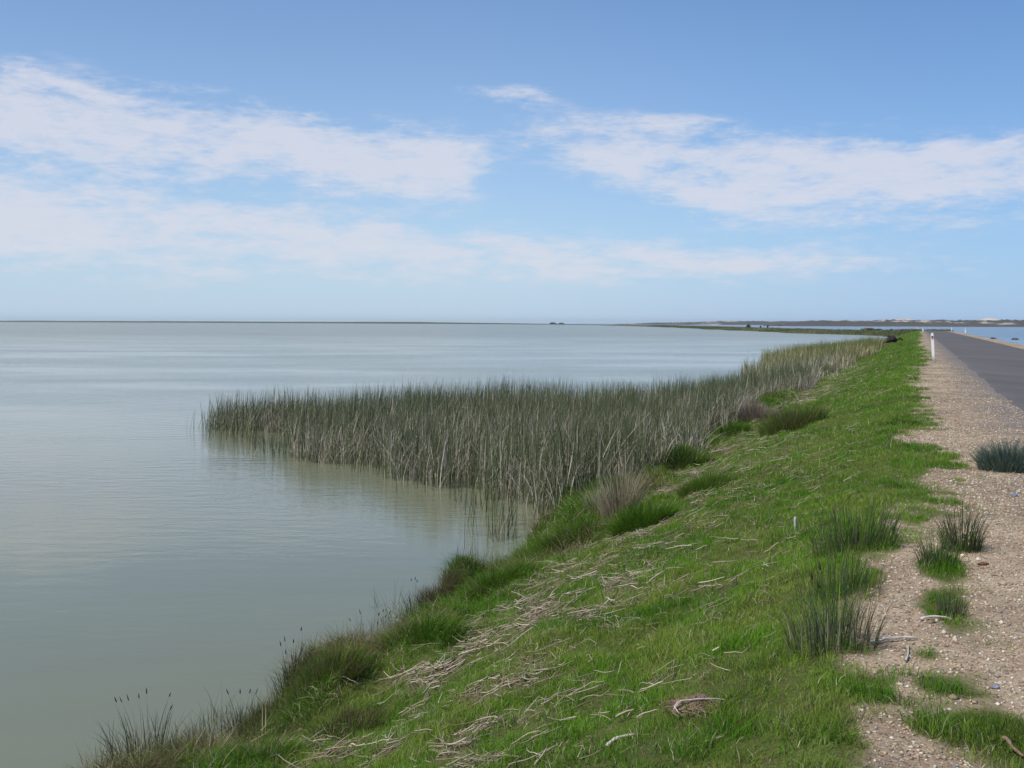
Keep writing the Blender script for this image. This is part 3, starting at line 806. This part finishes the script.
# ------------------------------------------------------------------ guide posts
M_white = simple_mat('white_post_paint', (.78, .78, .76), .5, .4, color2=(.70, .69, .66), nscale=9)
M_refl = simple_mat('red_reflector', (.30, .03, .03), .3, .5)
M_base = simple_mat('post_footing', (.30, .27, .24), .9, .2, color2=(.2, .18, .15), nscale=30)
def make_post(h=1.25):
    root = empty('guide_post', (0, 0, 0))
    # blade post: shallow C section, rounded top
    w, d = .058, .022
    prof = [(-w, -d), (-w * .6, d * .7), (0, d), (w * .6, d * .7), (w, -d), (w * .55, -d * .2), (0, 0), (-w * .55, -d * .2)]
    V = []; Fc = []; lev = [0, .3, .6, .9, .97, 1.0]; sc = [1, 1, 1, 1, .85, .5]
    for l, q in zip(lev, sc):
        for (a, b) in prof: V.append((a * q, b, l * h))
    n = len(prof)
    for i in range(len(lev) - 1):
        for j in range(n): Fc.append((i * n + j, i * n + (j + 1) % n, (i + 1) * n + (j + 1) % n, (i + 1) * n + j))
    Fc.append(tuple(range(n))[::-1]); Fc.append(tuple((len(lev) - 1) * n + j for j in range(n)))
    py_mesh('post_blade', V, Fc, M_white, root)
    # reflector facing the traffic
    V = []; z0 = h * .86
    for yy in (-d - .004, -d - .012):
        for (a, b) in ((-.036, -.05), (.036, -.05), (.042, .0), (.036, .05), (-.036, .05), (-.042, 0)): V.append((a, yy, z0 + b))
    Fc = [(0, 1, 2, 3, 4, 5), (11, 10, 9, 8, 7, 6)] + [(j, (j + 1) % 6 + 0, (j + 1) % 6 + 6, j + 6) for j in range(6)]
    py_mesh('reflector', V, Fc, M_refl, root)
    V = []
    for zz, q in ((-.1, 1.0), (.03, 1.0), (.05, .8)):
        for j in range(10):
            an = j * .6283; V.append((.09 * q * math.cos(an), .07 * q * math.sin(an), zz))
    Fc = [(i * 10 + j, i * 10 + (j + 1) % 10, (i + 1) * 10 + (j + 1) % 10, (i + 1) * 10 + j) for i in range(2) for j in range(10)] + [tuple(20 + j for j in range(10))]
    py_mesh('footing', V, Fc, M_base, root)
    return root
def copy_tree(o, parent=None):
    c = o.copy(); col.objects.link(c)
    if parent is not None: c.parent = parent
    for ch in list(o.children): copy_tree(ch, c)
    return c
x, y, z = at(933.5, 363)
proto = make_post()
proto.location = (x, y, z); proto.rotation_euler = (R(-2), R(-4.0), -H0)
tag(proto, 'tall white guide post standing at the gravel edge, closest to the camera', 'guide post', 'white guide posts along the road')
posts = [(.9, 208, .75, 'distant white guide post on the grass side of the road before the bend'),
         (7.15, 178, .85, 'white guide post across the road, first one standing by the far water'),
         (7.15, 250, .8, 'white guide post across the road, close to where the road bends'),
         (.8, 272, .8, 'white guide post on the inside of the road bend'),
         (.8, 340, .8, 'white guide post on the spit just past the bend, tiny and pale'),
         (7.2, 305, .8, 'white guide post on the outer side of the bend against the water')]
for (u, s, sc, lab) in posts:
    c = copy_tree(proto); xx, yy = path_xy(np.array([s]), np.array([u]))
    c.location = (float(xx[0]), float(yy[0]), 1.58 * float(hscale(s))); c.scale = (1.5, 1.2, sc); c.rotation_euler = (0, 0, -float(np.interp(s, sg, hd)))
    c['label'] = lab

# ------------------------------------------------------------------ the dark stump at the far end of the grass
M_bark = simple_mat('charred_wood', (.016, .014, .013), .8, .2, color2=(.045, .038, .032), nscale=6, bump=.03)
x, y, z = at(893, 343.5)
root = empty('fallen_stump', (x, y, z))
tag(root, 'blackened fallen stump with an arching branch at the far end of the grass', 'stump')
def gnarl(name, pts, rad, k, seed, parent):
    P = np.array(pts, float)[None]; 
    m = 24; t = np.linspace(0, len(pts) - 1, m)
    Q = np.stack([np.interp(t, np.arange(len(pts)), P[0, :, i]) for i in range(3)], 1)
    for _ in range(2): Q[1:-1] = (Q[:-2] + Q[1:-1] * 2 + Q[2:]) / 4
    rr = np.interp(t, np.arange(len(rad)), rad) * (1 + .35 * (np.random.default_rng(seed).random(m) - .5))
    V, L, St, nv = tubes(Q[None], rr[None], k)
    V = V + np.random.default_rng(seed + 1).normal(0, .012, V.shape)
    return mesh_np(name, V, L, St, M_bark, parent=parent, smooth=False)
gnarl('trunk', [(-.9, 0, .12), (-.45, .05, .38), (-.05, 0, .55), (.2, 0, .35), (.35, -.05, .15)], [.12, .3, .40, .32, .1], 10, 1, root)
gnarl('branch', [(.1, 0, .45), (.45, 0, .42), (.8, 0, .62), (1.1, 0, .45), (1.25, .0, .05)], [.14, .11, .10, .08, .05], 8, 2, root)
gnarl('branch', [(-.8, 0, .2), (-1.2, .1, .08)], [.12, .05], 8, 3, root)
gnarl('branch', [(-.1, 0, .6), (-.5, .1, .85), (-.75, .1, .85)], [.14, .08, .05], 8, 4, root)
gnarl('root_plate', [(-.3, .1, .3), (.0, .15, .75), (.25, .1, .7)], [.18, .2, .12], 8, 5, root)

# ------------------------------------------------------------------ sticks, clod, stones
M_stick = simple_mat('bleached_wood', (.42, .37, .30), .8, .2, color2=(.60, .55, .47), nscale=40, bump=.002)
M_pale = simple_mat('white_plastic_peg', (.55, .55, .52), .6, .3, color2=(.40, .39, .36), nscale=25)
def stick(px1, py1, px2, py2, rad, label, mid=.01, cat='stick', name='stick', mat=None, lift=.012):
    a = np.array(at(px1, py1)); b = np.array(at(px2, py2))
    c = (a + b) / 2; m = 9; t = np.linspace(0, 1, m)
    P = a[None] + (b - a)[None] * t[:, None] + np.stack([np.sin(t * 5 + px1) * mid, np.sin(t * 3.5) * mid, lift + np.sin(t * 3.14) * mid], 1) - c[None]
    rr = rad * (1 - .45 * t) * (1 + .2 * np.sin(t * 17))
    V, L, St, nv = tubes(P[None], rr[None], 7)
    L_all = list(L) ; St_all = list(St)
    o = mesh_np(name, V, L_all, St_all, mat or M_stick, smooth=True, loc=c)
    tag(o, label, cat); return o
stick(921, 622, 950, 621, .008, 'upper pale curved stick lying on gravel in front of the smallest rush clump', .012)
stick(872, 646, 919, 640, .009, 'long pale stick lying on gravel, lower of the two long sticks', .01)
stick(905, 664, 911, 648, .005, 'short forked-looking twig pointing down from the lower long stick', .008)
stick(606, 750, 632, 738, .010, 'whitish flaking stick in the grass near the bottom edge', .008)
stick(616, 350 + 280, 616 + 25, 620, .006, 'thin bleached stick lying across the litter band', .01)
stick(1000, 742, 1024, 760, .010, 'brown twiggy stick beside the dark grass mat at the corner', .012, mat=simple_mat('brown_bark', (.16, .10, .07), color2=(.3, .2, .14), nscale=30))

x, y, z = at(795.5, 531)
V = []; Fc = []
for zz, a, b in ((-.03, .010, .006), (.06, .011, .007), (.115, .010, .006), (.13, .004, .003)):
    V += [(-a, -b, zz), (a, -b, zz), (a, b, zz), (-a, b, zz)]
for i in range(3):
    for j in range(4): Fc.append((i * 4 + j, i * 4 + (j + 1) % 4, (i + 1) * 4 + (j + 1) % 4, (i + 1) * 4 + j))
Fc.append((12, 13, 14, 15))
o = py_mesh('peg', V, Fc, M_pale, loc=(x, y, z)); o.rotation_euler = (R(5), R(-6), .3)
tag(o, 'short white peg stuck upright in the grass left of the widest rush clump', 'peg')

def rock(name, px, py, sx, sy, sz, mat, label, seed, loc=None, cat='stone'):
    import bmesh
    bm = bmesh.new(); bmesh.ops.create_icosphere(bm, subdivisions=3, radius=1)
    r = np.random.default_rng(seed); k = r.normal(0, 1, (9, 3)); k /= np.linalg.norm(k, axis=1)[:, None]; cut = r.uniform(.62, .92, 9)
    for v in bm.verts:
        p = np.array(v.co)
        for kk, cc in zip(k, cut):
            dd = p @ kk
            if dd > cc: p = p - kk * (dd - cc)
        v.co = p * np.array([sx, sy, sz])
    me = bpy.data.meshes.new(name); bm.to_mesh(me); bm.free(); me.materials.append(mat)
    o = bpy.data.objects.new(name, me); col.objects.link(o)
    o.location = loc if loc is not None else tuple(np.array(at(px, py)) + np.array([0, 0, sz * .6])); tag(o, label, cat); return o
M_blue = simple_mat('bluish_stone', (.12, .13, .17), .6, .3, color2=(.24, .26, .32), nscale=60, bump=.001)
M_rust = simple_mat('rusty_bark', (.13, .06, .03), .9, .1, color2=(.26, .14, .08), nscale=50, bump=.004)
M_wet = simple_mat('wet_rock', (.06, .055, .05), .6, .3, color2=(.12, .11, .10), nscale=3, bump=.02)
rock('stone', 995, 689, .021, .014, .012, M_blue, 'bluish grey stone on the tan gravel above the dark grass mat', 5)
rock('stone', 1014, 497, .035, .03, .02, M_blue, 'dark slate stone on the gravel below the bluish bush', 6)
rock('bark_chip', 983, 566, .04, .025, .015, M_rust, 'rusty brown chip of bark beside the upright rush clump', 7, cat='bark')
rock('rock', 0, 0, 0.8, .6, .3, M_wet, 'dark rock breaking the water beyond the road, farther left of two', 8, loc=(108.5, 226, .12), cat='rock')
rock('rock', 0, 0, 0.75, .6, .3, M_wet, 'dark rock breaking the water beyond the road, the one nearer the right border', 9, loc=(108.0, 215, .12), cat='rock')

# matted heap of dead twigs
x, y, z = at(697, 708)
r = np.random.default_rng(55); n = 420; m = 7
az = r.normal(.25, .5, n); ln_ = r.uniform(.03, .13, n)
P = np.zeros((n, m, 3)); cxp = r.normal(0, .062, n); cyp = r.normal(0, .032, n); bd = r.normal(0, 1.6, n); a = az.copy()
for i in range(m):
    P[:, i, 0] = cxp; P[:, i, 1] = cyp
    P[:, i, 2] = .012 + .050 * np.exp(-(cxp / .08) ** 2 - (cyp / .045) ** 2) * r.uniform(.4, 1.1, n)
    a = a + bd / m; cxp = cxp + np.cos(a) * ln_ / m; cyp = cyp + np.sin(a) * ln_ / m
V, L, St, nv = tubes(P, np.repeat(r.uniform(.0015, .004, n)[:, None], m, 1))
c = mixc((.12, .075, .05), (.30, .21, .155), r.random(n))
o = mesh_np('twig_heap', V, L, St, M_attr, np.repeat(c, nv, 0), loc=(x, y, z)); o.rotation_euler = (0, 0, .2)
tag(o, 'brown matted heap of dead twigs lying alone on the green grass', 'twig heap')
xs = np.linspace(-1, 1, 26); XX, YY = np.meshgrid(xs, xs, indexing='ij'); rr_ = np.clip(1 - XX ** 2 - YY ** 2, 0, 1)
ZZ = .050 * rr_ ** .6 * (.55 + .9 * fbm(XX * 4, YY * 4, 301, 3)) - .01
grid_mesh('matted_core', XX * .125, YY * .065, ZZ, M_attr, np.array([.20, .135, .095]) * (.6 + .8 * fbm(XX * 9, YY * 9, 305, 2))[..., None], parent=o)
V, L, St, nv = tubes(np.array([[(-.13, -.045, .02), (-.09, -.03, .05), (0, -.035, .055), (.07, -.035, .05), (.12, -.03, .04)]]), np.array([[.0025, .003, .003, .0025, .002]]), 6)
mesh_np('pale_twig', V, L, St, M_stick, parent=o, smooth=True)
V, L, St, nv = tubes(np.array([[(-.10, -.03, .05), (-.125, -.04, .03), (-.115, -.075, .01)]]), np.array([[.003, .0035, .002]]), 6)
mesh_np('pale_twig', V, L, St, M_stick, parent=o, smooth=True)

# ------------------------------------------------------------------ shrubs on the spit
def shrub(px, dist, w, h, label, pal='darkgreen', name='shrub'):
    x = (px - 512) / F * dist
    r = np.random.default_rng(int(px)); n = 420
    d = r.normal(0, 1, (n, 3)); d /= np.linalg.norm(d, axis=1)[:, None]; d[:, 2] = np.abs(d[:, 2])
    lob = 1 + .3 * np.sin(d[:, 0] * 7 + px) * np.cos(d[:, 1] * 6)
    p = d * (r.random(n) ** .4 * lob)[:, None] * np.array([w / 2, w / 2, h])
    q = .10 * w; A = r.normal(0, q, (n, 3)); B = r.normal(0, q, (n, 3))
    V = np.stack([p - A, p + B, p + A, p - B], 1).reshape(-1, 3)
    c = mixc(*PAL[pal], r.random(n)) * .9
    z = 1.6 * .55
    o = empty(name, (x, dist, z - .2)); tag(o, label, 'shrub', 'shrubs on the far spit')
    mesh_np('foliage', V, np.arange(4 * n), np.arange(n) * 4, M_grass, np.repeat(c, 4, 0), parent=o)
    st = np.array([[(0, 0, -.3), (.05 * w, 0, h * .3), (0, .05 * w, h * .6)], [(0, 0, -.3), (-.15 * w, 0, h * .3), (-.25 * w, .05 * w, h * .6)]])
    V, L, St, nv = tubes(st, np.array([[.06, .05, .02]] * 2)); mesh_np('stem', V, L, St, M_bark, parent=o)
shrub(748, 560, 2.4, 1.9, 'rounded dark shrub standing on the spit, largest on its skyline')
shrub(760, 600, 1.0, 1.4, 'small thin dark shrub just right of the largest one')
shrub(767, 610, 1.0, 1.9, 'narrow dark shrub on the spit with a gap on either side')
shrub(868, 338, 4.0, .8, 'low reddish dark shrub on the spit near its root', 'brown')
shrub(878, 335, 3.0, .6, 'low dark shrub touching the reddish one on the spit')
shrub(891, 338, 1.1, .9, 'small shrub closest to where the spit leaves the road')
shrub(150, 4300, 11, 5, 'lone dark shrub on the thin horizon line at far left')
shrub(553, 2350, 14, 1.2, 'dark shrub, left one of a pair on the low horizon strip')
shrub(561, 2350, 12, 1.6, 'dark shrub, right one of a pair on the low horizon strip')

# ------------------------------------------------------------------ haze
HAZE = 8e-5
if HAZE:
    hmat = bpy.data.materials.new('haze'); hmat.use_nodes = True; hn = hmat.node_tree; hn.nodes.clear()
    ho = hn.nodes.new('ShaderNodeOutputMaterial'); hv = hn.nodes.new('ShaderNodeVolumePrincipled')
    hv.inputs['Color'].default_value = (.86, .96, 1.0, 1); hv.inputs['Density'].default_value = HAZE; hv.inputs['Anisotropy'].default_value = .2
    hn.links.new(hv.outputs[0], ho.inputs['Volume'])
    a, b, t, q = -8300, 8300, 30.0, -3.6
    HV = [(a, -400, q), (b, -400, q), (b, 8300, q), (a, 8300, q), (a, -400, t), (b, -400, t), (b, 8300, t), (a, 8300, t)]
    hz_o = py_mesh('haze', HV, [(0, 3, 2, 1), (4, 5, 6, 7), (0, 1, 5, 4), (1, 2, 6, 5), (2, 3, 7, 6), (3, 0, 4, 7)], hmat)
    tag(hz_o, 'thin pale air over the lagoon softening the far shore', 'haze', kind='stuff')
    scene.cycles.volume_bounces = 0
# ------------------------------------------------------------------ camera
cam = bpy.data.cameras.new('camera'); co = bpy.data.objects.new('camera', cam); col.objects.link(co)
from mathutils import Matrix
co.matrix_world = Matrix(((RT[0], UP[0], -FWD[0], 0), (RT[1], UP[1], -FWD[1], 0), (RT[2], UP[2], -FWD[2], CAM_Z), (0, 0, 0, 1)))
cam.sensor_width = 36; cam.lens = 36 * F / 1024; cam.clip_start = .05; cam.clip_end = 40000
scene.camera = co

# ------------------------------------------------------------------ sun and sky
SUN_EL, SUN_AZ = R(54), R(-128)      # azimuth measured from +Y towards +X
sd = bpy.data.lights.new('sun', 'SUN'); sd.energy = 3.9; sd.angle = R(.53); sd.color = (1.0, .93, .82)
so = bpy.data.objects.new('sun', sd); col.objects.link(so)
so.rotation_euler = (math.pi / 2 - SUN_EL, 0, math.pi - SUN_AZ)
dirv = np.array([math.sin(SUN_AZ) * math.cos(SUN_EL), math.cos(SUN_AZ) * math.cos(SUN_EL), math.sin(SUN_EL)])
from mathutils import Vector
so.rotation_euler = Vector(-dirv).to_track_quat('-Z', 'Y').to_euler()

world = bpy.data.worlds.new('World'); scene.world = world; world.use_nodes = True
nt = world.node_tree; nt.nodes.clear(); ln = nt.links
out = N_(nt, 'ShaderNodeOutputWorld'); bg = N_(nt, 'ShaderNodeBackground'); bg.inputs['Strength'].default_value = .10
sky = N_(nt, 'ShaderNodeTexSky'); sky.sky_type = 'NISHITA'; sky.sun_disc = False
sky.sun_elevation = SUN_EL; sky.sun_rotation = SUN_AZ; sky.altitude = 0; sky.air_density = 1.0; sky.dust_density = .6; sky.ozone_density = 2.5
tc = N_(nt, 'ShaderNodeTexCoord'); sx = N_(nt, 'ShaderNodeSeparateXYZ'); ln.new(tc.outputs['Generated'], sx.inputs[0])
def M(op, a, b=None, c=None):
    n = N_(nt, 'ShaderNodeMath', operation=op)
    for i, v in enumerate((a, b, c)):
        if v is None: continue
        if isinstance(v, (int, float)): n.inputs[i].default_value = float(v)
        else: ln.new(v, n.inputs[i])
    return n.outputs[0]
AZ = M('ARCTAN2', sx.outputs[0], sx.outputs[1]); EL = M('ARCSINE', sx.outputs[2])
def noise3(scale, zs, det, rough, off=0.0):
    mp = N_(nt, 'ShaderNodeMapping'); mp.inputs['Scale'].default_value = (1, 1, zs); mp.inputs['Location'].default_value = (off, off * .7, 0)
    ln.new(tc.outputs['Generated'], mp.inputs[0])
    n = N_(nt, 'ShaderNodeTexNoise'); n.inputs['Scale'].default_value = scale; n.inputs['Detail'].default_value = det; n.inputs['Roughness'].default_value = rough
    ln.new(mp.outputs[0], n.inputs['Vector']); return n.outputs[0]
BL = [  # px, py, half-width px, half-height px, tilt (deg, + = falls to the right), weight
    (40, 118, 150, 36, 8, .85), (200, 140, 170, 30, 9, .9), (350, 150, 110, 30, 6, .95), (430, 168, 60, 30, 4, .8), (60, 90, 70, 12, 4, .45),
    (60, 205, 190, 18, 4, .60), (250, 214, 130, 15, 4, .55), (150, 254, 360, 30, 1, .66), (520, 256, 260, 28, 2, .58), (60, 228, 240, 16, 2, .35), (700, 262, 160, 14, 2, .3), (378, 234, 22, 12, 0, .45),
    (510, 95, 62, 12, 3, .62), (660, 122, 65, 11, 3, .60), (590, 150, 90, 22, 14, .62), (700, 168, 120, 28, 8, .85), (720, 205, 75, 16, 4, .65), (850, 160, 160, 26, 4, .75),
    (960, 190, 200, 34, 0, .70), (1080, 150, 130, 22, -4, .6), (860, 265, 260, 22, 0, .25), (190, 90, 60, 8, 8, .30), (890, 118, 50, 8, 3, .22), (-120, 150, 150, 80, 4, .7)]
tot = None
for (bx, by, rx, ry, rot, w) in BL:
    d = ray(bx, by); a0 = math.atan2(d[0], d[1]); e0 = math.asin(d[2])
    th = R(-rot); ct, st_ = math.cos(th), math.sin(th)
    da = M('SUBTRACT', AZ, a0); de = M('SUBTRACT', EL, e0)
    p = M('MULTIPLY_ADD', da, ct * F / rx, M('MULTIPLY', de, st_ * F / rx))
    q = M('MULTIPLY_ADD', da, -st_ * F / ry, M('MULTIPLY', de, ct * F / ry))
    r2 = M('MULTIPLY_ADD', p, p, M('MULTIPLY', q, q))
    g_ = M('MULTIPLY', M('EXPONENT', M('MULTIPLY', r2, -1.0)), w)
    tot = g_ if tot is None else M('ADD', tot, g_)
n1 = noise3(10, 4.2, 10, .68); n2 = noise3(34, 3.0, 6, .6, 3.1)
n3 = noise3(75, 4.5, 5, .65, 7.7)
nn = M('MULTIPLY_ADD', M('SUBTRACT', n1, .5), 2.5, M('MULTIPLY_ADD', M('SUBTRACT', n2, .5), 1.3, M('MULTIPLY', M('SUBTRACT', n3, .5), .6)))
dens = M('ADD', M('MINIMUM', tot, 1.05), M('MULTIPLY', nn, M('MINIMUM', M('MULTIPLY', tot, 2.2), 1.0)))
mr = N_(nt, 'ShaderNodeMapRange', interpolation_type='SMOOTHSTEP'); mr.inputs['From Min'].default_value = .18; mr.inputs['From Max'].default_value = 1.25
mr.inputs['To Max'].default_value = .80; ln.new(dens, mr.inputs[0])
# clouds elsewhere round the sky, thin
mrz = N_(nt, 'ShaderNodeMapRange'); mrz.inputs['From Min'].default_value = 0; mrz.inputs['From Max'].default_value = .04; ln.new(sx.outputs[2], mrz.inputs[0])
fac = M('MULTIPLY', mr.outputs[0], mrz.outputs[0])
mixn = N_(nt, 'ShaderNodeMixRGB'); ln.new(fac, mixn.inputs[0])
# deeper blue away from the sun's side
tf = N_(nt, 'ShaderNodeMapRange', interpolation_type='SMOOTHSTEP'); tf.inputs['From Min'].default_value = -.1; tf.inputs['From Max'].default_value = .55; ln.new(AZ, tf.inputs[0])
tm = N_(nt, 'ShaderNodeMixRGB'); ln.new(tf.outputs[0], tm.inputs[0]); tm.inputs[1].default_value = (.80, 1.10, 1.40, 1); tm.inputs[2].default_value = (.52, .86, 1.20, 1); TINT = tm.outputs[0]
hm = N_(nt, 'ShaderNodeMixRGB'); ln.new(tf.outputs[0], hm.inputs[0]); hm.inputs[1].default_value = (5.6, 7.0, 8.6, 1); hm.inputs[2].default_value = (4.3, 6.1, 8.9, 1)
hz = N_(nt, 'ShaderNodeMixRGB'); ln.new(M('MULTIPLY', M('EXPONENT', M('MULTIPLY', M('MAXIMUM', EL, 0.0), -5.5)), .88), hz.inputs[0])
sm = N_(nt, 'ShaderNodeMixRGB', blend_type='MULTIPLY'); sm.inputs[0].default_value = 1; ln.new(TINT, sm.inputs[2]); ln.new(sky.outputs[0], sm.inputs[1]); ln.new(sm.outputs[0], hz.inputs[1]); ln.new(hm.outputs[0], hz.inputs[2]); ln.new(hz.outputs[0], mixn.inputs[1])
CLOUD = N_(nt, 'ShaderNodeRGB'); CLOUD.outputs[0].default_value = (7.1, 7.25, 8.1, 1)
ln.new(CLOUD.outputs[0], mixn.inputs[2]); ln.new(mixn.outputs[0], bg.inputs[0]); ln.new(bg.outputs[0], out.inputs[0])

scene.view_settings.view_transform = 'Standard'; scene.view_settings.look = 'None'; scene.view_settings.gamma = 1
scene.view_settings.use_curve_mapping = False; scene.view_settings.exposure = 0
scene.cycles.use_denoising = True
scene.cycles.max_bounces = 6; scene.cycles.transparent_max_bounces = 4
